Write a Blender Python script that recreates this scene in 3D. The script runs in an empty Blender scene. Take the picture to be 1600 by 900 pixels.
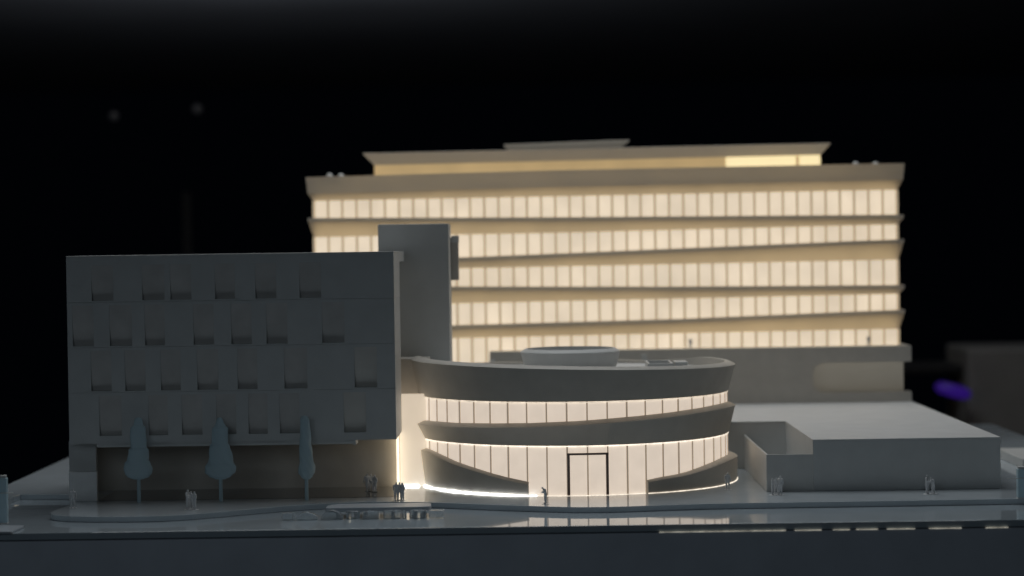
import bpy, bmesh, math, random
from mathutils import Vector, Matrix
from math import sin, cos, radians as RAD, pi
random.seed(7)
S = bpy.context.scene
COL = S.collection
# ---------------------------------------------------------------- camera
# the model: 1 unit = 1 cm. X right, Y away, Z up, plaza top at z = 0, nearest glass of the round pavilion near y = 0
FPX, D0, EYE = 3515.0, 109.0, 12.0           # focal length in photo pixels, distance to y=0, eye height
VX, VY, ROLL = 833.0, 388.0, 0.015
_r = math.atan(ROLL)
_Y = Vector((VX-800, 450-VY, -FPX)).normalized()
_X = Vector((cos(_r), sin(_r), 0)); _X = (_X - _Y*_X.dot(_Y)).normalized()
_Z = _X.cross(_Y)
CR = Matrix((_X, _Y, _Z))                    # camera -> world
cam_d = bpy.data.cameras.new('camera'); cam = bpy.data.objects.new('camera', cam_d); COL.objects.link(cam)
cam.matrix_world = Matrix.Translation((0, -D0, EYE)) @ CR.to_4x4()
cam_d.sensor_width = 36; cam_d.lens = FPX/1600*36
cam_d.clip_start = 1; cam_d.clip_end = 3000
cam_d.dof.use_dof = True; cam_d.dof.focus_distance = 107.5
cam_d.dof.aperture_fstop = cam_d.lens/1000/.95; cam_d.dof.aperture_blades = 0
S.camera = cam
# ---------------------------------------------------------------- world, lamps, exposure
w = bpy.data.worlds.new('World'); S.world = w; w.use_nodes = True
w.node_tree.nodes['Background'].inputs[0].default_value = (0.30, 0.45, 0.8, 1)
w.node_tree.nodes['Background'].inputs[1].default_value = 0.0012
S.view_settings.view_transform = 'Standard'; S.view_settings.look = 'None'
S.view_settings.exposure = 0; S.view_settings.gamma = 1
def area(name, loc, target, sx, sy, power, col):
    l = bpy.data.lights.new(name, 'AREA'); l.shape = 'RECTANGLE'; l.size = sx; l.size_y = sy
    l.energy = power; l.color = col
    o = bpy.data.objects.new(name, l); COL.objects.link(o); o.location = loc
    d = Vector(target)-Vector(loc); o.rotation_euler = d.to_track_quat('-Z', 'Y').to_euler(); return o
area('ceiling_light', (0, 24, 68), (0, 14, 0), 72, 44, 23000, (0.93, 0.97, 1.0))
area('front_fill', (-18, -114, 27), (0, 0, 4), 60, 26, 5000, (0.74, 0.88, 1.0))  # unseen soft fill added behind the camera to lift front faces and recess
area('far_ceiling_light', (-40, 208, 14), (-40, 246, 54), 26, 20, 13000, (0.8, 0.88, 1.0))

# ---------------------------------------------------------------- helpers
def hor(px): return VY-ROLL*(px-VX)
def W(px, py, d):                            # photo pixel + distance -> point of the model
    v = CR @ Vector(((px-800)/FPX, -(py-450)/FPX, -1)); v = v*(d/v.y)
    return Vector((v.x, v.y-D0, v.z+EYE))
def G(px, py, z=0.0):
    v = CR @ Vector(((px-800)/FPX, -(py-450)/FPX, -1)); t = (z-EYE)/v.z
    return Vector((v.x*t, v.y*t-D0, z))
def toX(px, d, py=500): return W(px, py, d).x
def toZ(px, py, d): return W(px, py, d).z
def lerp(t, xs, ys):
    if t <= xs[0]: return ys[0]
    for i in range(1, len(xs)):
        if t <= xs[i]:
            k = (t-xs[i-1])/(xs[i]-xs[i-1]); k2 = k
            return ys[i-1]+(ys[i]-ys[i-1])*k2
    return ys[-1]
def tag(o, label=None, cat=None, group=None, kind=None):
    if label: o['label'] = label
    if cat: o['category'] = cat
    if group: o['group'] = group
    if kind: o['kind'] = kind
    return o
def empty(name, loc, label, cat, group=None, rz=0):
    o = bpy.data.objects.new(name, None); COL.objects.link(o); o.location = loc; o.rotation_euler = (0, 0, rz)
    o.empty_display_size = .3
    return tag(o, label, cat, group)
class MB:
    def __init__(s): s.v = []; s.f = []; s.m = []
    def add(s, vs, fs, mi=0):
        n = len(s.v); s.v += [tuple(v) for v in vs]; s.f += [tuple(n+i for i in f) for f in fs]; s.m += [mi]*len(fs); return s
    def box(s, x0, x1, y0, y1, z0, z1, mi=0):
        return s.hexa([(x0,y0,z0),(x1,y0,z0),(x1,y1,z0),(x0,y1,z0),(x0,y0,z1),(x1,y0,z1),(x1,y1,z1),(x0,y1,z1)], mi)
    def hexa(s, vs, mi=0):
        return s.add(vs, [(0,3,2,1),(4,5,6,7),(0,1,5,4),(1,2,6,5),(2,3,7,6),(3,0,4,7)], mi)
    def prism(s, pts, z0, z1, mi=0):
        n = len(pts)
        vs = [(p[0],p[1],z0) for p in pts]+[(p[0],p[1],z1) for p in pts]
        return s.add(vs, [tuple(range(n-1,-1,-1)), tuple(range(n,2*n))]+[(i,(i+1)%n,n+(i+1)%n,n+i) for i in range(n)], mi)
    def tube(s, p, q, r0, r1=None, n=12, mi=0):
        p, q = Vector(p), Vector(q); r1 = r0 if r1 is None else r1
        a = (q-p).normalized(); u = a.orthogonal().normalized(); v = a.cross(u)
        vs = [p+(u*cos(2*pi*i/n)+v*sin(2*pi*i/n))*r0 for i in range(n)]+[q+(u*cos(2*pi*i/n)+v*sin(2*pi*i/n))*r1 for i in range(n)]
        return s.add(vs, [tuple(range(n-1,-1,-1)), tuple(range(n,2*n))]+[(i,(i+1)%n,n+(i+1)%n,n+i) for i in range(n)], mi)
    def lathe(s, prof, c, n=48, sy=1.0, rz=0.0, closed=False, mi=0):   # prof (r,z)
        vs = []; m = len(prof)
        for i in range(n):
            a = 2*pi*i/n
            for r, z in prof:
                x, y = r*cos(a), r*sin(a)*sy
                vs.append((c[0]+x*cos(rz)-y*sin(rz), c[1]+x*sin(rz)+y*cos(rz), c[2]+z))
        fs = []
        for i in range(n):
            j = (i+1) % n
            for k in range(m if closed else m-1):
                k2 = (k+1) % m
                fs.append((i*m+k, j*m+k, j*m+k2, i*m+k2))
        return s.add(vs, fs, mi)
    def sweep(s, prof, t0, t1, n, c, mi=0):     # prof(theta) -> closed list of (r,z); theta 0 faces the camera
        vs = []; m = len(prof(t0)); full = abs(abs(t1-t0)-2*pi) < 1e-6
        N = n if full else n+1
        for i in range(N):
            t = t0+(t1-t0)*i/n
            for r, z in prof(t): vs.append((c[0]+r*sin(t), c[1]-r*cos(t), z))
        fs = []
        for i in range(n):
            j = (i+1) % N
            for k in range(m): fs.append((i*m+k, j*m+k, j*m+(k+1) % m, i*m+(k+1) % m))
        if not full:
            fs.append(tuple(range(m-1,-1,-1))); fs.append(tuple(n*m+k for k in range(m)))
        return s.add(vs, fs, mi)
    def build(s, name, mat, parent=None, bevel=0, smooth=False, seg=2, origin=None):
        me = bpy.data.meshes.new(name)
        o = bpy.data.objects.new(name, me); COL.objects.link(o)
        off = Vector((0, 0, 0))
        if parent:
            o.parent = parent
            m = Matrix.Rotation(-parent.rotation_euler.z, 4, 'Z') @ Matrix.Translation(-Vector(parent.location))
            if parent.parent: m = Matrix.Rotation(0, 4, 'Z') @ Matrix.Translation(-Vector(parent.parent.location))
        elif origin is not None:
            m = Matrix.Translation(-Vector(origin)); o.location = origin
        else: m = Matrix()
        me.from_pydata([m @ Vector(v) for v in s.v], [], s.f)
        for mm in (mat if isinstance(mat, (list, tuple)) else [mat]): me.materials.append(mm)
        me.polygons.foreach_set('material_index', s.m)
        bm = bmesh.new(); bm.from_mesh(me); bmesh.ops.recalc_face_normals(bm, faces=bm.faces); bm.to_mesh(me); bm.free()
        if smooth:
            me.polygons.foreach_set('use_smooth', [True]*len(me.polygons))
            try: me.set_sharp_from_angle(angle=RAD(35))
            except Exception: pass
        if bevel:
            b = o.modifiers.new('bevel', 'BEVEL'); b.width = bevel; b.segments = seg; b.limit_method = 'ANGLE'; b.angle_limit = RAD(40)
        return o
# ---------------------------------------------------------------- materials
def nodes(name):
    m = bpy.data.materials.new(name); m.use_nodes = True; nt = m.node_tree
    return m, nt, nt.nodes['Principled BSDF']
def plastic(name, col, rough=.5, var=.05, bump=.02, scale=3.0, spec=.5, layer=0.0, scratch=0):
    m, nt, p = nodes(name)
    tc = nt.nodes.new('ShaderNodeTexCoord'); n = nt.nodes.new('ShaderNodeTexNoise'); n.inputs['Scale'].default_value = scale; n.inputs['Detail'].default_value = 6
    nt.links.new(tc.outputs['Object'], n.inputs['Vector'])
    r = nt.nodes.new('ShaderNodeValToRGB'); r.color_ramp.elements[0].position = .3; r.color_ramp.elements[1].position = .7
    r.color_ramp.elements[0].color = (*[c*(1-var) for c in col], 1); r.color_ramp.elements[1].color = (*[min(1, c*(1+var)) for c in col], 1)
    nt.links.new(n.outputs['Fac'], r.inputs['Fac']); nt.links.new(r.outputs['Color'], p.inputs['Base Color'])
    mr = nt.nodes.new('ShaderNodeMapRange'); mr.inputs['To Min'].default_value = rough*.8; mr.inputs['To Max'].default_value = min(1, rough*1.2)
    n2 = nt.nodes.new('ShaderNodeTexNoise'); n2.inputs['Scale'].default_value = scale*.4; n2.inputs['Detail'].default_value = 3
    nt.links.new(tc.outputs['Object'], n2.inputs['Vector']); nt.links.new(n2.outputs['Fac'], mr.inputs['Value']); nt.links.new(mr.outputs['Result'], p.inputs['Roughness'])
    p.inputs['Specular IOR Level'].default_value = spec
    if layer:                                   # fine printing layers
        wv = nt.nodes.new('ShaderNodeTexWave'); wv.bands_direction = 'Z'; wv.inputs['Scale'].default_value = 6; wv.inputs['Distortion'].default_value = .3
        nt.links.new(tc.outputs['Object'], wv.inputs['Vector'])
    if bump:
        b = nt.nodes.new('ShaderNodeBump'); b.inputs['Strength'].default_value = bump*5; b.inputs['Distance'].default_value = .02
        n3 = nt.nodes.new('ShaderNodeTexNoise'); n3.inputs['Scale'].default_value = scale*9; n3.inputs['Detail'].default_value = 4
        nt.links.new(tc.outputs['Object'], n3.inputs['Vector']); nt.links.new(n3.outputs['Fac'], b.inputs['Height']); nt.links.new(b.outputs['Normal'], p.inputs['Normal'])
    return m
def glow(name, col, strength, base=(.7,.68,.64), var=.06, scale=1.2, rough=.45):
    m, nt, p = nodes(name)
    p.inputs['Base Color'].default_value = (*base, 1); p.inputs['Roughness'].default_value = rough
    tc = nt.nodes.new('ShaderNodeTexCoord'); n = nt.nodes.new('ShaderNodeTexNoise'); n.inputs['Scale'].default_value = scale; n.inputs['Detail'].default_value = 5
    nt.links.new(tc.outputs['Object'], n.inputs['Vector'])
    mr = nt.nodes.new('ShaderNodeMapRange'); mr.inputs['From Min'].default_value = .3; mr.inputs['From Max'].default_value = .7
    mr.inputs['To Min'].default_value = strength*(1-var); mr.inputs['To Max'].default_value = strength*(1+var)
    nt.links.new(n.outputs['Fac'], mr.inputs['Value']); nt.links.new(mr.outputs['Result'], p.inputs['Emission Strength'])
    p.inputs['Emission Color'].default_value = (*col, 1)
    return m
def clear(name):
    m, nt, p = nodes(name)
    p.inputs['Base Color'].default_value = (.86,.92,.95,1); p.inputs['Transmission Weight'].default_value = .75; p.inputs['IOR'].default_value = 1.45
    n = nt.nodes.new('ShaderNodeTexNoise'); n.inputs['Scale'].default_value = 5; mr = nt.nodes.new('ShaderNodeMapRange')
    mr.inputs['To Min'].default_value = .04; mr.inputs['To Max'].default_value = .22
    nt.links.new(n.outputs['Fac'], mr.inputs['Value']); nt.links.new(mr.outputs['Result'], p.inputs['Roughness'])
    return m
def translucent(name, col, tcol, mixf):
    m, nt, p = nodes(name)
    p.inputs['Base Color'].default_value = (*col, 1); p.inputs['Roughness'].default_value = .5
    t = nt.nodes.new('ShaderNodeBsdfTranslucent')
    tc = nt.nodes.new('ShaderNodeTexCoord'); n = nt.nodes.new('ShaderNodeTexNoise'); n.inputs['Scale'].default_value = .35; n.inputs['Detail'].default_value = 4
    nt.links.new(tc.outputs['Object'], n.inputs['Vector'])
    r = nt.nodes.new('ShaderNodeValToRGB'); r.color_ramp.elements[0].position = .35; r.color_ramp.elements[1].position = .65
    r.color_ramp.elements[0].color = (*[c*.85 for c in tcol], 1); r.color_ramp.elements[1].color = (*tcol, 1)
    nt.links.new(n.outputs['Fac'], r.inputs['Fac']); nt.links.new(r.outputs['Color'], t.inputs['Color'])
    mx = nt.nodes.new('ShaderNodeMixShader'); mx.inputs[0].default_value = mixf
    nt.links.new(p.outputs[0], mx.inputs[1]); nt.links.new(t.outputs[0], mx.inputs[2])
    nt.links.new(mx.outputs[0], nt.nodes['Material Output'].inputs['Surface'])
    return m
M = dict(
 white=plastic('white_plastic', (.62,.62,.60), .5, .03, .02, 1.5),
 facade=plastic('matt_white_board', (.60,.61,.60), .6, .04, .02, .8),
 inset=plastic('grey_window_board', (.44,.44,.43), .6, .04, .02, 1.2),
 window=plastic('warm_window_board', (.60,.58,.555), .55, .08, .02, .9),
 lit_window=plastic('lit_window_board', (.68,.65,.60), .5, .05, .02, .9),  # paler copy of the window board; its light is put into the colour
 bright=plastic('lit_white_plastic', (.86,.87,.86), .4, .04, .02, 2),  # whiter copy for the corner wall; light falling on it put in the colour
 roof=plastic('roof_board', (.66,.66,.65), .65, .04, .02, .7),
 band=plastic('grey_band_plastic', (.58,.54,.48), .5, .05, .03, 1.1),
 floor=plastic('polished_floor_acrylic', (.56,.62,.66), .035, .05, .004, .5),
 road=plastic('polished_road_acrylic', (.40,.46,.50), .03, .05, .004, .5),
 kerb=plastic('kerb_acrylic', (.42,.46,.50), .35, .05, .01, 1),
 plinth=plastic('plinth_board', (.56,.60,.66), .5, .06, .02, .5),
 figure=plastic('figure_plastic', (.68,.69,.70), .45, .05, .02, 6),
 frost=translucent('frosted_acrylic', (.62,.78,.84), (.62,.78,.84), .3),
 edge=glow('edge_glow_strip', (1.0,.84,.60), 1.5, var=.15, scale=.6),
 shaded_floor=plastic('shaded_polished_floor', (.16,.16,.16), .05, .05, .003, .5),
 clear=clear('clear_acrylic'),
 door=plastic('brown_door_frame', (.28,.20,.17), .5, .1, .02, 4),
 mull=glow('mullion_tan', (1.0,.78,.58), .20, base=(.42,.36,.30), var=.1),
 dark=plastic('dark_cabinet', (.17,.165,.16), .7, .1, .02, .3),
 black=plastic('dark_ceiling', (.10,.10,.105), .9, .1, .0, .05),
 pav_glass=glow('pavilion_glass', (1.0,.835,.68), .62, var=.05, scale=1.6),
 led=glow('led_line', (1.0,.88,.72), 1.15, var=.3, scale=3),
 led_foot=glow('led_foot_line', (.95,.98,1.0), 4.0, var=.5, scale=2.2),
 led_dim=glow('led_dim_line', (1.0,.85,.66), .7, var=.3, scale=3),
 led_seam=glow('led_seam', (1.0,.93,.75), .6, var=.5, scale=2),
 side_wall_glow=glow('side_wall_glow', (1.0,.82,.62), .52, var=.05, scale=.8),
 tower_glass=glow('tower_glass', (1.0,.82,.60), .68, var=.15, scale=.4),
 tower_mull=glow('tower_mullion', (1.0,.76,.48), .36, var=.1, scale=.5, base=(.5,.45,.38)),
 tower_core=glow('tower_core', (1.0,.79,.50), 1.0, var=.1, scale=.15),
 tower_skin=translucent('tower_fascia_plastic', (.5,.47,.42), (.84,.76,.62), .38),
 skin2=translucent('tower_coping_plastic', (.62,.59,.54), (.84,.76,.62), .16),
 amber=glow('amber_glass', (1.0,.68,.30), .34, var=.12, scale=.5, base=(.45,.40,.3)),
 yellow=glow('yellow_glass', (1.0,.80,.42), .85, var=.05, scale=.4),
 niche=glow('lit_niche', (1.0,.88,.68), .07, base=(.5,.48,.43)),
 violet=glow('violet_lamp', (.16,.04,1.0), .10, var=.2, scale=.4, base=(.01,.01,.02)),
 faint=glow('faint_lamp', (.9,.9,1.0), .007, var=.1, scale=1, base=(.02,.02,.02)),
 deep=plastic('black_stand', (.006,.006,.007), .9, .1, .0, .1),
)
for k_ in ('floor', 'road'): M[k_].node_tree.nodes['Principled BSDF'].inputs['IOR'].default_value = 1.75
# ---------------------------------------------------------------- plinth, road, plaza
YF, YB, XL, XR, ZR = -9.9, 39.0, -27.8, 30.0, -.27
o = MB().box(XL, XR, YF, YB, -.57, ZR).build('road', M['road'], bevel=.02); tag(o, kind='structure')
o = MB().box(XL-.05, XR+.05, YF-.05, YB+.05, -9, -.62).build('plinth', M['plinth'], bevel=.02); tag(o, kind='structure')
front = [(1640,778.5),(1600,779),(1440,781.8),(1300,784),(1160,786),(1100,787.3),(1040,789.2),(985,791.2),(940,792.3),(900,792.5),(860,791.6),(800,789.8),
         (760,788.3),(730,787),(690,785.4),(656,784.4),(600,784),(560,784.6),(520,786),(480,788.3),(440,791),(400,794.5),(340,800),(300,803.5),(250,806.3),(200,807.2),(150,807.3),(110,806.6),(95,805.6),(85,804.5),(80,803),(79,801.3),(82,799),(88,796.5),(98,793),(108,789.6),(118,785),(122,778),(121,772.5)]
pts = [G(x, y) for x, y in front]+[G(60,772.5), G(32,772.5), G(22,775.5), G(0,790), G(-20,803)]
pts = [Vector((XR, pts[0].y, 0))]+pts+[Vector((XL, pts[-1].y-1, 0)), Vector((XL, YB-.02, 0)), Vector((XR, YB-.02, 0))]
o = MB().prism(pts, ZR+.004, 0).build('plaza', M['floor'], bevel=.02); tag(o, kind='structure')
# light leaking through the joint under the base board, right of centre
lk = empty('seam_light', (12, YF, -.6), 'thin broken line of warm light in the joint along the front edge of the base', 'light strip')
for a, b in ((1030,1228),(1242,1284),(1302,1328),(1338,1372),(1386,1430),(1452,1503),(1540,1576)):
    MB().box(toX(a, 99, 825), toX(b, 99, 825), YF-.062, YF-.02, -.600, -.590).build('light_segment', M['led_seam'], lk)
# ---------------------------------------------------------------- left block
DL = 109.25; YL = DL-D0
bx0, bx1 = toX(103.5, DL, 420), toX(615, DL, 420)
zs = [toZ(103, y, DL) for y in (402, 473.3, 544, 614.5, 694)]
lb = empty('office_block', ((bx0+bx1)/2, YL, 0), 'dark grey flat fronted block with four rows of staggered shallow window recesses behind three trees', 'building')
rows = [
 [(142,176),(221,256),(265,298),(335,366),(398,431),(467,501)],
 [(113,146),(171,206),(226,257),(302,334),(361,393),(416,449),(503,538)],
 [(142,174),(195,227),(251,282),(308,341),(371,402),(444,480),(554,589)],
 [(155,190),(232,262),(284,316),(338,369),(388,418),(437,468),(537,572)]]
yb_ = YL+4.72
for i, row in enumerate(rows):
    zt, zb = zs[i]-(0 if i == 0 else .005), zs[i+1]+.005
    wt, wb = zt-(.42 if i == 0 else .14), zb+.07+(.30 if i == 3 else 0)
    m = MB(); x = bx0; c = MB()
    ymid = (400, 500, 575, 645)[i]
    cells = []
    for a, b in row:
        xa, xb = toX(a, DL, ymid), toX(b, DL, ymid); cells.append((xa, xb))
    # front skin with openings
    def q(x0, x1, z0, z1): m.add([(x0,YL,z0),(x1,YL,z0),(x1,YL,z1),(x0,YL,z1)], [(0,1,2,3)])
    xs = bx0
    q_pts = []
    for xa, xb in cells:
        q(xs, xa, zb, zt); q(xa, xb, wt, zt); q(xa, xb, zb, wb)
        NS = 8; pr_ = [(.02+.40*(1-k/NS)**3, wb+(wt-wb)*k/NS) for k in range(NS+1)]
        for x_ in (xa, xb):
            m.add([(x_,YL,wb),(x_,YL,wt)]+[(x_,YL+d_,z_) for d_, z_ in pr_[::-1]], [tuple(range(NS+3))])
        m.add([(xa,YL,wt),(xb,YL,wt),(xb,YL+.02,wt),(xa,YL+.02,wt)], [(0,1,2,3)])
        m.add([(xa,YL,wb),(xb,YL,wb),(xb,YL+.42,wb),(xa,YL+.42,wb)], [(3,2,1,0)])
        xs = xb
    q(xs, bx1, zb, zt)
    m.add([(bx0,YL,zb),(bx0,yb_,zb),(bx0,yb_,zt),(bx0,YL,zt)], [(0,1,2,3)])
    m.add([(bx1,YL,zb),(bx1,yb_,zb),(bx1,yb_,zt),(bx1,YL,zt)], [(3,2,1,0)])
    m.add([(bx0,yb_,zb),(bx1,yb_,zb),(bx1,yb_,zt),(bx0,yb_,zt)], [(3,2,1,0)])
    m.add([(bx0,YL,zt),(bx1,YL,zt),(bx1,yb_,zt),(bx0,yb_,zt)], [(0,1,2,3)])
    m.add([(bx0,YL,zb),(bx1,YL,zb),(bx1,yb_,zb),(bx0,yb_,zb)], [(3,2,1,0)])
    m.build('storey', M['facade'], lb)
    for xa, xb in cells:
        e = .004
        NS = 8; pr_ = [(.018+.40*(1-k/NS)**3, wb+e+(wt-wb-2*e)*k/NS) for k in range(NS+1)]
        MB().add([(xx_,YL+d_,z_) for d_, z_ in pr_ for xx_ in (xa+e, xb-e)], [(2*k,2*k+1,2*k+3,2*k+2) for k in range(NS)]).build('window', M['lit_window' if (i >= 2 and xa == cells[-1][0]) else 'window'], lb, smooth=True)
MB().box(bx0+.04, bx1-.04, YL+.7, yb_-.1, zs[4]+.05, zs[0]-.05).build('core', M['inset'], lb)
MB().box(bx0-.01, bx1+.01, YL-.012, yb_+.01, zs[0]+.004, zs[0]+.05).build('coping', M['white'], lb, bevel=.015)
MB().box(bx0+1.25, toX(552, DL, 695), YL+.35, YL+1.2, zs[4]-.22, zs[4]-.004).build('soffit_beam', M['facade'], lb, bevel=.02)
MB().box(toX(551.5, DL, 695), toX(556, DL, 695), YL+.06, YL+1.3, zs[4]-.25, zs[4]-.004).build('beam_cap', M['white'], lb, bevel=.02)
# recess under the block
YW = 114-D0
MB().box(bx0+.35, toX(624.5, 114, 700), YW, YW+4, 0, zs[4]-.004).build('recessed_wall', M['band'], lb)
MB().box(toX(107.5, DL, 760), toX(151.5, DL, 760), YL+.02, YL+.32, 0, toZ(130, 737.5, DL)).build('corner_wall', M['bright'], lb, bevel=.02)
MB().box(bx0+.02, bx0+.35, YW-1.6, YW+3.9, 0.0, zs[4]-.006).build('side_wall', M['facade'], lb)
MB().box(toX(619.3, 113.5, 690), toX(622.3, 113.5, 690), YW-.55, YW-.01, .004, 4.9).build('edge_glow', M['edge'], lb)  # added glowing strip for the block's lit edge; warms the recess wall
MB().box(toX(153, DL, 760), bx1-.02, YL+.01, YW-.004, .004, .012).build('recess_shade_slab', M['shaded_floor'], lb)  # thin slab added; the overhang's shade is put into its dark colour
MB().box(toX(109, 111, 720), toX(151, 111, 720), YL+1.6, YL+1.9, 0, zs[4]-.006).build('rear_pier', M['facade'], lb)
MB().box(bx1-3, bx1+.005, yb_+.02, YL+8.9, 11.42, zs[0]+.03).build('roof_parapet', M['white'], lb, bevel=.015)
MB().box(bx0+1, bx1-3.01, yb_+.02, YL+8.9, 10.5, zs[0]-.1).build('roof_terrace', M['facade'], lb)
# ---------------------------------------------------------------- stair tower behind the block
DT = 118.6; YT = DT-D0
st = empty('stair_tower', (toX(646, DT), YT, 0), 'tall plain grey slab tower rising between the dark block and the round pavilion', 'tower')
ztt = toZ(645, 350, DT)
MB().box(toX(590.5, DT, 370), toX(702, DT, 450), YT, YT+3.2, 0, ztt).build('shaft', M['facade'], st, bevel=.03)
xw = toX(702, DT, 450)
m = MB().box(xw+.004, xw+.42, YT+4.0-1.3, YT+4.6-1.2, toZ(707, 438, 121), toZ(707, 371, 121))
m.build('side_cabinet', M['band'], st, bevel=.03)
MB().box(xw+.05, xw+.44, YT+2.62, YT+3.5, toZ(707, 379, 121), toZ(707, 369, 121)+.02).build('cabinet_cap', M['white'], st, bevel=.02)
# ---------------------------------------------------------------- round pavilion
DC = 116.6; CX = W(896, 650, DC).x; CC = (CX, DC-D0); CY = DC-D0
def proj(th, r, z):
    x, y = CC[0]+r*sin(th), CC[1]-r*cos(th)+D0
    return VX+x*FPX/y, y
def ztop(th, r, xs, ys):                        # height of a sloping rim from its outline
    px, d = proj(th, r, 0); y = lerp(px, xs, ys); return EYE-(y-hor(px))*d/FPX
pv = empty('round_pavilion', (CX, CY-8, 0), 'round pavilion with two glowing ribbon windows between flared grey bands', 'building')
RG = 7.95
T0, T1 = RAD(-100), RAD(100)
def shell(r0, r1, z0, z1): return lambda t: [(r0, z0), (r1, z0), (r1, z1), (r0, z1)]
step = .1238; first = -15.5
for nm, z0, z1 in (('lower_window', 0.004, 2.52), ('upper_window', 2.6, 4.7)):
    wnd = MB().sweep(shell(RG-.15, RG, z0, z1), T0, T1, 120, CC).build(nm, M['pav_glass'], pv, smooth=True)
    for k in range(26):
        t = (k-12.5)*step+.004
        if abs(t) > RAD(96): continue
        if nm == 'lower_window' and False: continue
        wd = .075 if k % 3 else .09
        MB().sweep(shell(RG-.02, RG+.035, z0+.01, z1-.01), t-wd/2/RG, t+wd/2/RG, 1, CC).build('mullion', M['mull'], wnd)
MB().sweep(shell(RG-.6, RG-.1, .0, 5.4), RAD(101), RAD(259), 60, CC).build('rear_wall', M['white'], pv, smooth=True)
# upper band
def up(t):
    u = max(0, min(1, (abs((t+pi) % (2*pi)-pi)-(RAD(112) if sin(t) > 0 else RAD(88)))/RAD(40))); zt = 6.13-.235*sin(t)-(.62 if sin(t) < 0 else .42)*u*u*(3-2*u)
    return [(RG+.06, 4.56), (8.38, zt), (8.33, zt+.03), (8.10, zt+.15), (7.86, zt+.14), (7.84, 5.5), (7.6, 4.56)]
MB().sweep(up, 0, 2*pi, 180, CC).build('roof_band', M['band'], pv, smooth=True)
MB().lathe([(0, 5.6), (7.86, 5.6), (7.86, 5.4), (0, 5.4)], (CX, CY, 0), 96).build('roof', M['roof'], pv)
mx = [637,660,700,760,820,900,946,1000,1050,1100,1130,1145,1152]
my = [661.5,664.5,667.5,668.5,668,664.8,661.2,656.5,651,643.5,637.5,633.5,628.5]
def midb(t):
    tt = max(-pi/2, min(pi/2, t)); zt = ztop(tt, 8.4, mx, my)
    if abs(t) > pi/2: zt = ztop(math.copysign(pi/2, t), 8.4, mx, my)
    return [(RG+.06, 2.43), (8.36, zt-.03), (8.40, zt), (8.06, zt+.17), (RG-.1, zt+.18), (RG-.1, 2.43)]
MB().sweep(midb, RAD(-104), RAD(104), 140, CC).build('middle_band', M['band'], pv, smooth=True)
lx = [644,660,676,700,718,736,758,780,800,819]; ly = [701.5,707.5,715,726,732.3,738,744.8,750.5,754.8,758.8]
def lw(t):
    tt = max(t, RAD(-80)); zt = ztop(tt, 8.28, lx, ly); h = max(.0, zt/2)
    return [(RG+.07, .0), (RG+.10+.2*h, zt-.0), (RG+.06+.2*h, zt+.03), (RG+.02, zt+.12), (RG-.04, zt+.12), (RG-.04, .0)]
ta = math.asin((819-896)/(8.1*32.4))
MB().sweep(lw, RAD(-96), ta, 90, CC).build('ramp_wall', M['band'], pv, smooth=True)
rx = [1008,1034,1060,1080,1100,1120,1140,1154]; ry = [756,750.3,746,741,734,726,717,709]
def rw(t):
    tt = min(t, RAD(84)); zt = ztop(tt, 8.42, rx, ry); a = max(0, min(1, (t-RAD(25))/RAD(30))); ro = 8.12+.3*a
    return [(ro, .0), (ro+.02, zt), (ro-.02, zt+.03), (RG+.03, zt+.10), (RG-.04, zt+.10), (RG-.04, .0)]
tb = math.asin((1008-896)/(8.1*32.5))
MB().sweep(rw, tb, RAD(125), 110, CC).build('ramp_wall', M['band'], pv, smooth=True)
# door frame
dr = MB(); d0, d1 = math.asin((883-896)/258), math.asin((943.5-896)/258); zd = toZ(912, 708, 108.6)
for t in (d0, d1): dr.sweep(shell(RG-.01, RG+.075, .004, zd-.1), t-.008, t+.008, 1, CC)
dr.sweep(shell(RG-.01, RG+.075, zd-.1, zd), d0-.009, d1+.009, 8, CC)
dr.build('door_frame', M['door'], pv)
# light lines
MB().sweep(shell(RG+.01, RG+.05, 4.50, 4.545), T0, T1, 100, CC).build('light_line', M['led_dim'], pv)
MB().sweep(shell(RG+.01, RG+.055, 2.375, 2.42), T0, T1, 100, CC).build('light_line', M['led'], pv)
def foot(t):
    k = max(0, min(1, (RAD(-10)-t)/RAD(25))); h = .016+.06*k*(.75+.25*sin(t*31)*sin(t*17)); rr = RG+.10
    return [(rr, .004), (rr+.05, .004), (rr+.05, h), (rr, h)]
MB().sweep(foot, RAD(-84), RAD(-14), 90, CC).build('foot_light_line', M['led_foot'], pv)
MB().sweep(lambda t: [(8.12+.3*max(0, min(1, (t-RAD(25))/RAD(30)))+.004+r, z) for r, z in ((0, .004), (.03, .004), (.03, .024), (0, .024))], tb, RAD(125), 70, CC).build('foot_light_line', M['led'], pv)
MB().sweep(shell(RG+.06, RG+.09, .004, .016), RAD(-13.9), tb-.01, 40, CC).build('foot_light_line', M['led'], pv)
# roof ring
rcx = W(891, 560, DC).x
rg = MB().lathe([(2.27,5.6),(2.32,5.62),(2.56,6.55),(2.60,6.60),(2.58,6.65),(2.34,6.80),(2.24,6.80),(2.2,6.2),(2.1,5.6)], (rcx, CY, 0), 96).build('roof_ring', M['white'], pv, smooth=True)
# roof odds and ends on the right
m = MB(); sx0, sx1 = toX(1012, 114), toX(1052, 114)
zz = toZ(1030, 566.5, 114)-.17
m.box(sx0, sx1, 5.2, 5.35, 5.6, zz+.12); m.box(sx0, sx1, 8.2, 8.35, 5.6, zz+.12); m.box(sx0, sx0+.12, 5.35, 8.2, 5.6, zz+.11); m.box(sx1-.12, sx1, 5.35, 8.2, 5.6, zz+.11)
m.build('skylight_kerb', M['white'], pv, bevel=.02)
m = MB().box(sx1+.1, sx1+.75, 5.6, 7.4, 5.6, zz+.15); m.build('roof_hatch', M['white'], pv, bevel=.03)
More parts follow.
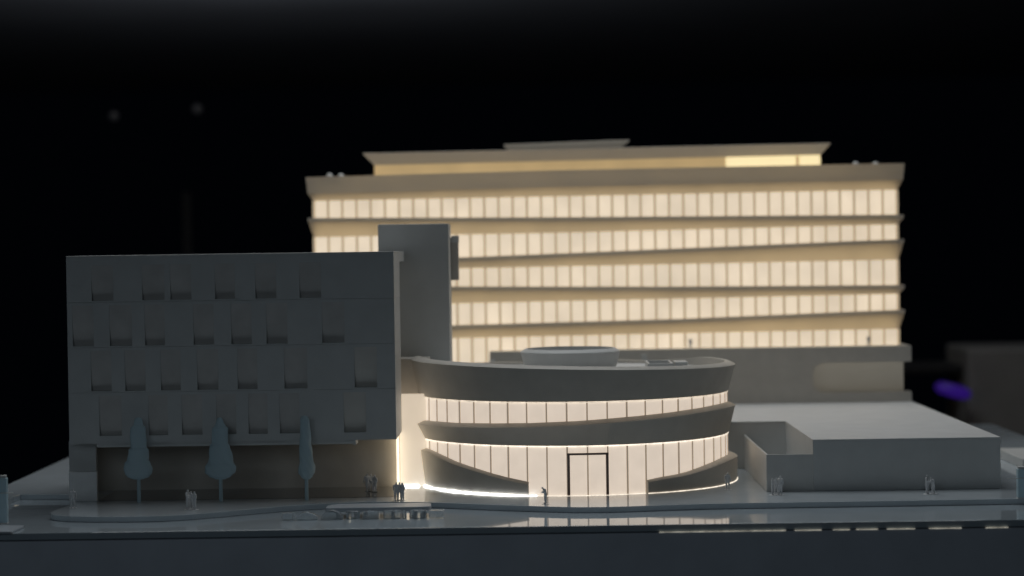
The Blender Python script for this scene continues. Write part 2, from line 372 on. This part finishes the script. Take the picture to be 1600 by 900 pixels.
# link between block and pavilion
lkx0, lkx1 = toX(619.5, 115.6, 590), toX(652, 115.6, 590)
ln = empty('link_wall', (lkx0+.5, 3, 0), 'narrow linking wall, grey above and glowing cream below, left of the round pavilion', 'wall')
MB().box(lkx0, lkx1+.6, 6.6, 8.6, toZ(630, 616, 115.6), toZ(630, 560.5, 115.6)).build('upper_wall', M['band'], ln, bevel=.03)
MB().box(toX(624.7, 114, 700), toX(668, 114, 700), YW+.01, YW+.3, 0.004, toZ(630, 616, 114)).build('lit_wall', M['side_wall_glow'], ln)  # wall lit by the pavilion; that light is put in as emission
MB().box(toX(631, 114, 760), toX(655, 114, 760), YW-.06, YW+.005, 0.004, .075).build('foot_light_line', M['led_foot'], ln)
MB().box(lkx0, lkx1+.4, 8.62, 9.5, 0, 4.2).build('rear_wall', M['band'], ln)
# ---------------------------------------------------------------- low hall on the right with a sunk court
H = 2.51; hx0, hx1 = toX(1270, DL, 700), toX(1563.5, DL, 720); yc = 121-D0; yp = 134.5-D0
lo = empty('low_hall', ((hx0+hx1)/2, YL, 0), 'low windowless grey hall with pale flat roof and open walled court at its corner', 'building')
cx0 = toX(1197.5, DL, 730)
MB().prism([(hx0,YL),(hx1,YL),(hx1,yp),(7.5,yp),(7.5,yc),(hx0,yc)], 0, H-.06).build('wall', M['facade'], lo, bevel=.02)
MB().prism([(hx0-.01,YL-.012),(hx1+.012,YL-.012),(hx1+.012,yp),(7.49,yp),(7.49,yc-.012),(hx0-.01,yc-.012)], H-.056, H).build('roof', M['roof'], lo, bevel=.015)
zc = toZ(1200, 710.4, DL)
MB().box(cx0, hx0-.014, YL, YL+.1, 0, zc).box(cx0, cx0+.1, YL+.102, yc-.014, 0, zc-.002).build('court_wall', M['white'], lo, bevel=.015)
MB().box(cx0+.102, hx0-.014, YL+.102, yc-.014, .004, .05).build('court_floor', M['roof'], lo)
MB().box(cx0-.02, hx0, YL-.02, YL-.004, .004, .03).build('foot_trim', M['white'], lo)
# ---------------------------------------------------------------- podium + tower
px0, px1 = toX(765, 134.5, 560), toX(1424, 134.5, 560)
zp = toZ(1424, 540, 134.5)
po = empty('podium_block', ((px0+px1)/2, yp, 0), 'long grey podium with rounded pale window slot at its right end under the tower', 'building')
nz0, nz1 = toZ(1350, 613, 134.5), toZ(1350, 566, 134.5); nx0 = toX(1270, 134.5, 590); nxe = toX(1415, 134.5, 590)
# body as upper slab, lower slab and left part with a rounded slot
n = 10; rr = (nz1-nz0)*.38
slot = []
for i in range(n+1):
    a = pi/2*i/n; slot.append((nx0+rr-rr*sin(a), nz1-rr+rr*cos(a)))
for i in range(n+1):
    a = pi/2*i/n; slot.append((nx0+rr-rr*cos(a), nz0+rr-rr*sin(a)))
outl = [(px0, 0), (px1, 0), (px1, nz0), ] + [(p[0], p[1]) for p in reversed(slot)] + [(px1, nz1), (px1, zp), (px0, zp)]
m = MB(); N = len(outl); y0, y1 = yp+.01, yp+1.2
m.add([(x, y0, z) for x, z in outl]+[(x, y1, z) for x, z in outl], [tuple(range(N)), tuple(range(2*N-1, N-1, -1))]+[(i, N+i, N+(i+1) % N, (i+1) % N) for i in range(N)])
m.build('front_wall', M['band'], po)
MB().box(nx0-.5, nxe, yp+1.0-.25, yp+1.35, nz0-.2, nz1+.2).build('slot_window', M['niche'], po)
MB().box(px0+.01, px1-.3, yp+1.4, 38.5, 0, zp-.05).build('rear_block', M['facade'], po)
MB().box(px0, px1, yp+1.22, 38.6, zp-.045, zp-.01).build('terrace', M['roof'], po)
MB().hexa([(toX(1012,131,560),22,3),(toX(1018,131,560),22,3),(toX(1018,131,560),22.3,3),(toX(1012,131,560),22.3,3),(toX(1002,131,560),22,toZ(1005,554,131)),(toX(1011,131,560),22,toZ(1005,554,131)),(toX(1011,131,560),22.3,toZ(1005,554,131)),(toX(1002,131,560),22.3,toZ(1005,554,131))]).build('slanted_post', M['white'], po)
MB().box(px0-.02, px0+.35, yp-.3, yp-.004, 3.5, toZ(765, 562, 134.5)).build('end_post', M['white'], po, bevel=.03)
DW = 136.2; YG = DW-D0
tx0, tx1 = toX(491, DW, 400), toX(1403, DW, 400)
tw = empty('office_tower', ((tx0+tx1)/2, YG, zp), 'large glowing office tower of tilted window bands seen out of focus at the back', 'building')
TB = 11.3                                       # depth of the tower
slabs = [  # (px list, top y, bottom y, flare, left/right)
 ([490,860,1403],[288,277.5,266.5],[314,307,296.5]),
 ([490,860,1403],[340.5,339.5,335.5],[370.5,364,350.5]),
 ([490,710,860,1403],[411,402.5,396.5,373.5],[424,419.5,416.5,405.5]),
 ([490,710,1060,1403],[449,447.5,447.5,445],[481,474,466.5,459]),
 ([490,710,1060,1403],[515,508,498,483.5],[534,528.5,520.5,513.5])]
def zl(x, xs, ys):
    px = VX+x*FPX/DW; return EYE-(lerp(px, xs, ys)-hor(px))*DW/FPX
XS = [tx0+(tx1-tx0)*i/16 for i in range(17)]
def frust(m, zb, zt, o0, o1, o1b=None):          # ring-like box following sloping top and bottom
    vs = []; K = len(XS)
    def rowv(o, zf):
        f = [(tx0-o if i == 0 else tx1+o if i == K-1 else XS[i], YG-o, zf(XS[i])) for i in range(K)]
        b = [(tx0-o if i == 0 else tx1+o if i == K-1 else XS[i], YG+TB+o, zf(XS[i])) for i in range(K)]
        return f+b[::-1]
    A, B = rowv(o0, zb), rowv(o1, zt); L = len(A); fs = []
    for i in range(L): fs.append((i, (i+1) % L, L+(i+1) % L, L+i))
    for i in range(K-1):
        fs.append((i, i+1, L-2-i, L-1-i)); fs.append((L+i, L+i+1, L+L-2-i, L+L-1-i))
    m.add(A+B, fs)
OUT = .34
restm = MB()
for i, (xs, yt, ybm) in enumerate(slabs):
    ztf = lambda x: zl(x, xs, yt); zbf = lambda x: zl(x, xs, ybm)
    th = .25 if i else .58
    m = MB(); frust(m, zbf, lambda x: ztf(x)-th, .02, OUT-.05); m.build('fascia', M['tower_skin'], tw)
    m = MB(); frust(m, lambda x: ztf(x)-th+.003, (lambda x: ztf(x)+(.0 if i else .42)), OUT-.03, OUT if i else OUT+.06); m.build('coping' if i else 'roof_edge', M['skin2'], tw)
    # window band under this slab
    if i < 4: nx = slabs[i+1]; zlo = lambda x, nx=nx: zl(x, nx[0], nx[1])
    else: zlo = lambda x: zp+.0 if x > px0 else 3.2
    wb_ = MB(); K = 60
    for j in range(K):
        a, b = tx0+(tx1-tx0)*j/K, tx0+(tx1-tx0)*(j+1)/K
        if i == 4 and a <= px0 <= b: pass
        za, zb2 = zlo(a+1e-4), zlo(b-1e-4)
        if i == 4: za = zb2 = zlo((a+b)/2)
        wb_.hexa([(a,YG,za),(b,YG,zb2),(b,YG+.08,zb2),(a,YG+.08,za),(a,YG,zbf(a)+.02),(b,YG,zbf(b)+.02),(b,YG+.08,zbf(b)+.02),(a,YG+.08,zbf(a)+.02)])
    wo = wb_.build('window_band', M['tower_glass'], tw)
    NB = 41
    for j in range(NB+1):
        x = tx0+.03+(tx1-tx0-.06)*j/NB; z0_ = zlo(x); h = .085
        if i < 2: MB().box(x-h, x+h, YG-.03, YG-.004, z0_, zbf(x)).build('mullion', M['tower_mull'], wo)
        else: restm.box(x-h, x+h, YG-.03, YG-.004, z0_, zbf(x))
restm.build('lower_mullions', M['tower_mull'], tw)['kind'] = 'stuff'
MB().box(tx0+.06, tx1-.06, YG+.1, YG+TB-.1, 3.2, zl(0, slabs[0][0], slabs[0][1])-.3).build('lit_core', M['tower_core'], tw)
for s_, xx in ((-1, tx0), (1, tx1)):
    MB().box(xx-(.0 if s_ < 0 else .05), xx+(.05 if s_ < 0 else .0), YG+.085, YG+TB, 3.2 if s_ < 0 else zp, 15.6).build('end_glazing', M['tower_mull'], tw)
# penthouse
DP = 140; YP = DP-D0
def hx(vb, vt): return vb+vt
p0, p1 = toX(585, DP, 270), toX(1282, DP, 260)
zr = zl((tx0+tx1)/2, slabs[0][0], slabs[0][1])+.3
def tilt(px, ys, d=DP): return toZ(px, ys, d)
pm = MB()
za, zb2 = tilt(585, 258.5), tilt(1282, 242)
xm = toX(1134, DP, 250); zm = za+(zb2-za)*(xm-p0)/(p1-p0)
pm.hexa([(p0,YP,zr-.5),(xm,YP,zr-.5),(xm,YP+5,zr-.5),(p0,YP+5,zr-.5),(p0,YP,za),(xm,YP,zm),(xm,YP+5,zm),(p0,YP+5,za)])
pm.build('penthouse_window', M['amber'], tw)
pm = MB().hexa([(xm,YP-.01,zr-.5),(p1,YP-.01,zr-.5),(p1,YP+5,zr-.5),(xm,YP+5,zr-.5),(xm,YP-.01,zm),(p1,YP-.01,zb2),(p1,YP+5,zb2),(xm,YP+5,zm)])
pm.build('penthouse_window', M['yellow'], tw)['label'] = 'brighter yellow end of the penthouse'
xpm = toX(1246, DP, 250); MB().box(xpm-.1, xpm+.1, YP-.04, YP-.012, zr-.4, zb2-.05).build('mullion', M['amber'], tw)
q0, q1 = toX(567, DP, 240), toX(1297, DP, 224); zq0, zq1 = tilt(567, 240), tilt(1297, 224)
pm = MB().hexa([(p0,YP-.06,za+.003),(p1,YP-.06,zb2+.003),(p1,YP+5,zb2+.003),(p0,YP+5,za+.003),(q0,YP-.5,zq0),(q1,YP-.5,zq1),(q1,YP+5.4,zq1),(q0,YP+5.4,zq0)])
pm.build('penthouse_roof', M['skin2'], tw, bevel=.06)
a0, a1, b0, b1 = toX(798, 141, 236), toX(969, 141, 232), toX(787, 141, 226), toX(984, 141, 218)
pm = MB().hexa([(a0,YP+1,zq0+(zq1-zq0)*.3+.004),(a1,YP+1,zq0+(zq1-zq0)*.55+.004),(a1,YP+4,zq0+(zq1-zq0)*.55+.004),(a0,YP+4,zq0+(zq1-zq0)*.3+.004),
    (b0,YP+.7,toZ(787,226,141)),(b1,YP+.7,toZ(984,218.5,141)),(b1,YP+4.3,toZ(984,218.5,141)),(b0,YP+4.3,toZ(787,226,141))])
pm.build('plant_room', M['skin2'], tw, bevel=.05)
# white domes on the tower roof
dl = ['outer of the two small white roof domes at the left end of the tower', 'inner of the two small white roof domes at the left end of the tower',
      'inner of the two small white roof domes at the right end of the tower', 'outer of the two small white roof domes at the right end of the tower']
for i, (x, y) in enumerate(((515,278),(533,278.5),(1337,260),(1368,260))):
    p = W(x, y, 136.6)
    prof = [(.0, .2)]+[(.2*sin(a), .2*cos(a)) for a in [pi/2*k/8 for k in range(1, 9)]]+[(.2, -.6), (.0, -.6)]
    tag(MB().lathe(prof, (p.x, p.y, p.z+.09), 24).build('roof_dome', M['white'], smooth=True, origin=(p.x, p.y, p.z-.5)), dl[i], 'roof dome', 'small domes on the tower roof')
# ---------------------------------------------------------------- low white platform at the far right, background
yq = 118.5-D0
tag(MB().box(25.6, 29.6, yq, yq+6.5, 0.004, .52).build('low_platform', M['white'], bevel=.04, origin=(27.6, yq, 0)), 'low pale platform at the right edge beyond the low hall', 'platform')
# ---------------------------------------------------------------- trees
def tree(x, ytop, ybase, halfs, label, d=108.4, sy=.45, rz=0.0, lean=0):
    base = W(x, 640, d); base.z = 0; base.x = toX(x, d, 760)
    t = empty('cypress_tree', base, label, 'tree', 'flat cut model trees before the dark block')
    ppu = FPX/d
    m = MB(); prof = []
    zt = toZ(x, ytop, d)
    for yy, hw in halfs: prof.append((hw/ppu, toZ(x, yy, d)))
    fine = [(0.0, zt)]
    for i in range(len(prof)-1):
        (r0, z0), (r1, z1) = prof[i], prof[i+1]
        for k in range(5):
            u = k/5; u = u*u*(3-2*u); fine.append((r0+(r1-r0)*u, z0+(z1-z0)*k/5))
    fine.append(prof[-1]); fine.append((0, prof[-1][1]-.01))
    n = 40; vs = []; mm = len(fine)
    for i in range(n):
        a = 2*pi*i/n
        for j, (r, z) in enumerate(fine):
            k = 1+.05*sin(3*a+z*4+x)+.03*sin(7*a+z*9)
            X, Y = r*k*cos(a), r*k*sin(a)*sy
            vs.append((base.x+X*cos(rz)-Y*sin(rz)+lean*(z-2.4), base.y+X*sin(rz)+Y*cos(rz), z))
    fs = [(i*mm+k, ((i+1) % n)*mm+k, ((i+1) % n)*mm+k+1, i*mm+k+1) for i in range(n) for k in range(mm-1)]
    m.add(vs, fs); m.build('crown', M['frost'], t, smooth=True)
    MB().tube((base.x, base.y, 0.0), (base.x, base.y, prof[-1][1]+.3), .10, .085, 12).build('trunk', M['frost'], t, smooth=True)
cy = [(653,4),(657,6),(664,8.5),(672,11.5),(690,12),(700,13),(708,15.5),(716,17),(724,18),(731,21),(738,21),(744,17),(749,8)]
cy = [(653,4.5),(656,6),(664,7.5),(667,11),(672,12),(699,12.5),(703,15.5),(718,16.5),(724,20),(733,22),(740,21),(745,17),(749,8)]
tree(217, 652, 782, cy, 'leftmost of the three model trees, bottle shaped with a rounded skirt', sy=.35, rz=.15, lean=.02)
tree(345, 652, 781, [(653,4),(660,6),(666,9),(669,12.5),(692,13),(697,16),(712,18.5),(720,19.5),(730,25),(738,24),(744,18),(749,8)], 'middle of the three model trees, widest crown with a flared skirt', sy=.35, rz=-.1)
tree(479, 649, 779, [(650,5),(656,7),(672,8),(690,9),(706,10.5),(720,10.5),(730,13),(738,13),(745,9),(749,5)], 'rightmost of the three model trees, narrowest, seen edge on', sy=.8, rz=.3, lean=-.02)
# ---------------------------------------------------------------- people
def person_mesh(h, pose):
    # joints in units of height; facing -Y
    P = dict(pelvis=(0,0,.52), waist=(0,0,.60), chest=(0,0,.73), neck=(0,0,.835), hb=(0,-.005,.87), hm=(0,-.012,.915), ht=(0,-.005,.965),
             sl=(-.105,0,.79), el=(-.135,.01,.63), wl=(-.13,-.05,.50), hl=(-.125,-.07,.46),
             sr=(.105,0,.79), er=(.135,.01,.63), wr=(.13,-.05,.50), hr=(.125,-.07,.46),
             pl=(-.055,0,.49), kl=(-.062,-.01,.27), al=(-.065,.01,.05), tl=(-.07,-.07,.022),
             pr=(.055,0,.49), kr=(.062,-.01,.27), ar=(.065,.01,.05), tr=(.07,-.07,.022))
    P.update(pose)
    R = dict(pelvis=.075, waist=.068, chest=.085, neck=.032, hb=.044, hm=.056, ht=.042, sl=.045, el=.032, wl=.024, hl=.026, sr=.045, er=.032, wr=.024, hr=.026,
             pl=.06, kl=.042, al=.03, tl=.026, pr=.06, kr=.042, ar=.03, tr=.026)
    E = [('pelvis','waist'),('waist','chest'),('chest','neck'),('neck','hb'),('hb','hm'),('hm','ht'),('chest','sl'),('sl','el'),('el','wl'),('wl','hl'),
         ('chest','sr'),('sr','er'),('er','wr'),('wr','hr'),('pelvis','pl'),('pl','kl'),('kl','al'),('al','tl'),('pelvis','pr'),('pr','kr'),('kr','ar'),('ar','tr')]
    names = list(P); me = bpy.data.meshes.new('tmp'); me.from_pydata([Vector((P[k][0]*1.25, P[k][1]*1.15, P[k][2]))*h for k in names], [(names.index(a), names.index(b)) for a, b in E], [])
    ob = bpy.data.objects.new('tmp', me); COL.objects.link(ob)
    ob.modifiers.new('s', 'SKIN'); 
    for i, k in enumerate(names):
        sv = me.skin_vertices[0].data[i]; rd = R[k]*h*(1.3 if k not in ("hm","ht","hb","neck") else 1.1); sv.radius = (rd, rd*(.75 if k in ('chest','waist','pelvis') else 1)); sv.use_root = (k == 'pelvis')
    ob.modifiers.new('u', 'SUBSURF').levels = 1; ob.modifiers['u'].render_levels = 1
    dg = bpy.context.evaluated_depsgraph_get(); res = bpy.data.meshes.new_from_object(ob.evaluated_get(dg))
    bpy.data.objects.remove(ob); res.polygons.foreach_set('use_smooth', [True]*len(res.polygons)); res.materials.clear(); res.materials.append(M['figure'])
    return res
stand = {}
walk = dict(kl=(-.06,-.08,.29), al=(-.06,-.06,.06), tl=(-.06,-.14,.03), kr=(.06,.02,.27), ar=(.06,.11,.06), tr=(.06,.06,.022), wl=(-.14,.08,.52), hl=(-.14,.10,.48), wr=(.13,-.12,.53), hr=(.12,-.15,.5))
hip = dict(el=(-.20,.04,.65), wl=(-.10,-.03,.56), hl=(-.085,-.05,.55))
bent = dict(chest=(0,-.05,.72), neck=(0,-.10,.815), hb=(0,-.125,.84), hm=(0,-.155,.87), ht=(0,-.17,.915), sl=(-.10,-.06,.78), sr=(.10,-.06,.78), el=(-.12,-.06,.64), er=(.12,-.06,.64), wl=(-.07,-.16,.62), hl=(-.05,-.19,.65), wr=(.07,-.16,.60), hr=(.04,-.19,.64))
lean_ = dict(chest=(.02,-.03,.73), wr=(.06,-.15,.66), hr=(.04,-.18,.70))
talk = dict(wl=(-.06,-.16,.64), hl=(-.04,-.2,.68), el=(-.14,-.03,.64))
PE = [ # px, foot py, height px, rz, pose, label, group
 (114, 793.5, 31, .3, stand, 'lone standing figure at the rounded left end of the plaza by the corner wall', None),
 (293.5, 796, 32, 1.2, talk, 'tallest of the three figures between the left and middle trees, nearest the left tree', 'A'),
 (299, 795, 28, -.3, stand, 'half hidden figure in the middle of the trio between the left and middle trees', 'A'),
 (304.5, 796.5, 29.5, -1.0, hip, 'figure with one arm akimbo, right side of the trio between the left and middle trees', 'A'),
 (574, 769, 30, .6, walk, 'left walker of the dim trio under the overhang of the dark block', 'B'),
 (580, 768, 28.5, 0, stand, 'middle figure of the dim trio under the overhang of the dark block', 'B'),
 (586, 769.5, 28.5, -.8, stand, 'right figure of the dim trio under the overhang, warm lit on one side', 'B'),
 (619.5, 782.5, 30, .5, stand, 'left figure of the dark group standing at the corner beside the bright lit edge', 'C'),
 (624.5, 781.5, 29, -.2, stand, 'middle figure of the dark group standing at the corner beside the bright lit edge', 'C'),
 (629, 782.5, 29.5, -.9, hip, 'right figure of the dark group standing at the corner beside the bright lit edge', 'C'),
 (852.5, 787.5, 29, -1.25, bent, 'lone figure with bowed head before the glowing pavilion wall, left of the door', None),
 (1137, 765, 27, .2, stand, 'lone shadowy figure before the right ramp wall of the pavilion', None),
 (1207, 773.5, 27, 1.3, talk, 'left of the three figures before the low court wall', 'D'),
 (1213, 772.5, 27, .2, stand, 'middle of the three figures before the low court wall', 'D'),
 (1219.5, 773.5, 31, -.8, stand, 'tallest of the three figures before the low court wall, on their right', 'D'),
 (1448.5, 772, 31, 1.1, talk, 'taller left figure of the pair before the blank wall of the low hall', 'E'),
 (1458.5, 771.5, 27.5, -1.1, bent, 'shorter stooping figure of the pair before the blank wall of the low hall', 'E'),
]
GR = dict(A='three figures between the left and middle trees', B='figures under the overhang', C='dark figures at the block corner', D='figures before the court wall', E='pair of figures before the low hall')
for px, fy, hp, rz, pose, lab, g in PE:
    p = G(px, fy); d = p.y+D0; h = hp*d/FPX
    o = empty('person', p, lab, 'person', GR.get(g), rz)
    b = bpy.data.objects.new('body', person_mesh(h, pose)); COL.objects.link(b); b.parent = o; b.location = (0, 0, .012)
    MB().lathe([(0,.012),(.17,.012),(.18,.006),(.18,.002),(0,.002)], (p.x, p.y, 0), 24).build('base_disc', M['figure'], o)
for px, py, lab in ((1357, 545, 'small dark figure on the podium terrace near its right end'), (1079, 551, 'small dark figure on the podium terrace above the pavilion roof')):
    p = W(px, py, 135.2); p.z = zp
    o = empty('person', p, lab, 'person', 'figures on the podium terrace')
    b = bpy.data.objects.new('body', person_mesh(.62, talk)); COL.objects.link(b); b.parent = o
# ---------------------------------------------------------------- long table and clear blocks in the road
zr_ = ZR
def R_(px, d, py=812): return toX(px, d, py)
DB = 102.8; YBk = DB-D0
tb_ = empty('long_counter', (R_(590, DB), YBk+.5, zr_), 'long low grey counter with rounded ends in the road before the plaza', 'counter')
c0, c1 = R_(508, DB), R_(672, DB); pts = []
ya, yb2 = YBk+.2, YBk+1.9
for k in range(9): a = pi/2*k/8; pts.append((c1-.5+.5*sin(a), yb2-.5+.5*cos(a)))
for k in range(9): a = pi/2*k/8; pts.append((c1-.5+.5*cos(a), ya+.5-.5*sin(a)))
pts += [(c0, ya)]
for k in range(9): a = pi/2*k/8; pts.append((c0+.9-.9*cos(a), yb2-.9+.9*sin(a)))
MB().prism(pts, zr_+.30, zr_+.49).build('counter_top', M['kerb'], tb_, bevel=.03)
for k in range(4):
    x = c0+.5+(c1-c0-1)*k/3; MB().box(x-.08, x+.08, YBk+1.2, YBk+1.4, zr_, zr_+.298).build('leg', M['kerb'], tb_)
G_ = 'low clear blocks in the road'
def blk(name, mb, lab, cat, x): tag(mb.build(name, M['clear'], bevel=.02, smooth=True, origin=(x, YBk, zr_)), lab, cat, G_)
def bb(a, b, h, dy=0.0, dep=.55): return MB().box(R_(a, DB), R_(b, DB), YBk-.35+dy, YBk-.35+dy+dep, zr_+.004, zr_+h)
def cyl(a, b, h, dy=0.0):
    x0, x1 = R_(a, DB), R_(b, DB); r = (x1-x0)/2
    return MB().lathe([(0, h), (r*.92, h), (r, h-.03), (r, .004), (0, .004)], ((x0+x1)/2, YBk-.1+dy, zr_), 32, sy=.7)
def arch(a, b, h):
    x0, x1 = R_(a, DB), R_(b, DB); n = 14; up_ = [(x0+(x1-x0)*k/n, zr_+.16+(h-.16)*sin(pi*k/n)) for k in range(n+1)]
    po_ = [(x0, zr_+.004), (x1, zr_+.004)]+up_[::-1]; N = len(po_); y0, y1 = YBk-.35, YBk+.2
    return MB().add([(x, y0, z) for x, z in po_]+[(x, y1, z) for x, z in po_], [tuple(range(N)), tuple(range(2*N-1, N-1, -1))]+[(i, N+i, N+(i+1) % N, (i+1) % N) for i in range(N)])
blk('clear_block', bb(441, 457, .33), 'small square clear block at the far left end of the row in the road', 'block', R_(449, DB))
blk('clear_rod', MB().tube((R_(460, DB), YBk-.4, zr_+.004), (R_(460, DB), YBk-.4, zr_+.38), .07, .07, 16), 'upright clear rod beside the leftmost small block in the road', 'rod', R_(460, DB))
blk('clear_arch', arch(463, 497, .36), 'low rounded clear block left of the counter in the road', 'block', R_(480, DB))
blk('clear_arch', arch(502, 537, .44), 'taller domed clear block under the left end of the counter', 'block', R_(520, DB))
blk('clear_block', cyl(541, 563, .38), 'short clear drum right of the domed block, under the counter', 'block', R_(552, DB))
blk('clear_block', bb(567, 593, .36), 'wide rectangular clear block under the middle of the counter', 'block', R_(580, DB))
blk('clear_block', bb(600, 627, .38), 'wide clear block with bright edges right of the middle block under the counter', 'block', R_(613, DB))
blk('clear_rod', MB().tube((R_(632.5, DB), YBk-.2, zr_+.004), (R_(632.5, DB), YBk-.2, zr_+.39), .10, .10, 16), 'stubby clear post between two blocks near the right end of the counter', 'rod', R_(633, DB))
blk('clear_block', cyl(640, 667, .39), 'round clear drum with a bright rim under the right end of the counter', 'block', R_(653, DB))
blk('clear_block', bb(671, 694, .36), 'square clear block at the far right end of the row, clear of the counter', 'block', R_(683, DB))
# ---------------------------------------------------------------- pillars at the picture edges and a traffic island
pi_ = [G(38,821,zr_+.12), G(17,830.5,zr_+.12), G(-60,831.5,zr_+.12), G(-60,819.5,zr_+.1)]
tag(MB().prism([(p.x, p.y) for p in pi_], zr_+.004, zr_+.12).build('traffic_island', M['kerb'], bevel=.02, origin=(pi_[0].x, pi_[0].y, zr_)), 'pointed kerbed island at the lower left edge carrying the pillar', 'traffic island')
def pillar(px, fy, z0, wpx, hpx, lab, side):
    p = G(px, fy, z0); d = p.y+D0; s = d/FPX; h = hpx*s; w_ = wpx*s/2
    e = empty('pillar', p, lab, 'pillar', 'square clear pillars at the edges of the model')
    MB().box(p.x-w_, p.x+w_, p.y-w_, p.y+w_, z0, z0+h-.12).build('shaft', M['frost'], e, bevel=.03)
    MB().box(p.x-w_*.8, p.x+w_*.8, p.y-w_*.8, p.y+w_*.8, z0+h-.117, z0+h).build('cap', M['white'], e, bevel=.03)
    MB().box(p.x-w_*1.06, p.x+w_*1.06, p.y-w_*1.06, p.y+w_*1.06, z0+.001, z0+.05).build('base', M['white'], e, bevel=.01)
    zz = z0+h*.64
    MB().tube((p.x-w_-.5, p.y-w_-.03, zz), (p.x+w_+.32, p.y-w_-.03, zz), .018).build('crossbar', M['white'], e)
pillar(6.5, 818, zr_+.12, 12, 76, 'clear square pillar on the island at the left edge', 1)
pillar(1596, 778.5, 0, 13, 50, 'short clear pillar on the plaza at the right edge', 1)
# ---------------------------------------------------------------- dark room behind
tag(MB().box(-260, 200, 150, 460, 53.5, 55).build('ceiling', M['black']), kind='structure')
p = W(1512, 545, 190); q2 = W(1640, 700, 190)
cb = empty('cabinet', (p.x+3, p.y, -40), 'blurred dark grey cabinet standing beyond the right end of the model', 'cabinet')
MB().box(p.x, p.x+16, p.y, p.y+10, -40, p.z).build('carcass', M['dark'], cb, bevel=.3)
MB().box(p.x-5.2, p.x-.05, p.y+2, p.y+9, toZ(1470, 586, 190), toZ(1470, 572, 190)).build('shelf', M['deep'], cb, bevel=.2)
p = W(1489, 610, 188)
o = MB().lathe([(0, .55), (1.1, .5), (1.5, .25), (1.55, 0), (1.5, -.25), (1.1, -.5), (0, -.55)], (p.x, p.y, p.z), 32, sy=.5).build('lamp', M['violet'], smooth=True, origin=p)
o.rotation_euler = (0, RAD(16), 0); tag(o, 'out of focus violet blue lamp glowing beside the dark cabinet', 'lamp')
for px, py, r, lab in ((178, 181, .42, 'left and lower of two faint out of focus spots in the black background'), (308, 170, .45, 'right and higher of two faint out of focus spots in the black background')):
    p = W(px, py, 200)
    tag(MB().lathe([(r*sin(a), r*cos(a)) for a in [pi*k/12 for k in range(13)]], p, 20).build('ceiling_spot', M['faint'], smooth=True, origin=p), lab, 'lamp', 'faint spots in the background')
p = W(291, 300, 210)
tag(MB().box(p.x-.35, p.x+.35, p.y, p.y+.6, -30, toZ(291, 300, 210)).build('stand', M['deep'], origin=(p.x, p.y, -30)), 'barely visible upright stand in the dark behind the left block', 'stand')
# ---------------------------------------------------------------- render
S.render.engine = 'CYCLES'
S.render.resolution_x = 1024; S.render.resolution_y = 576
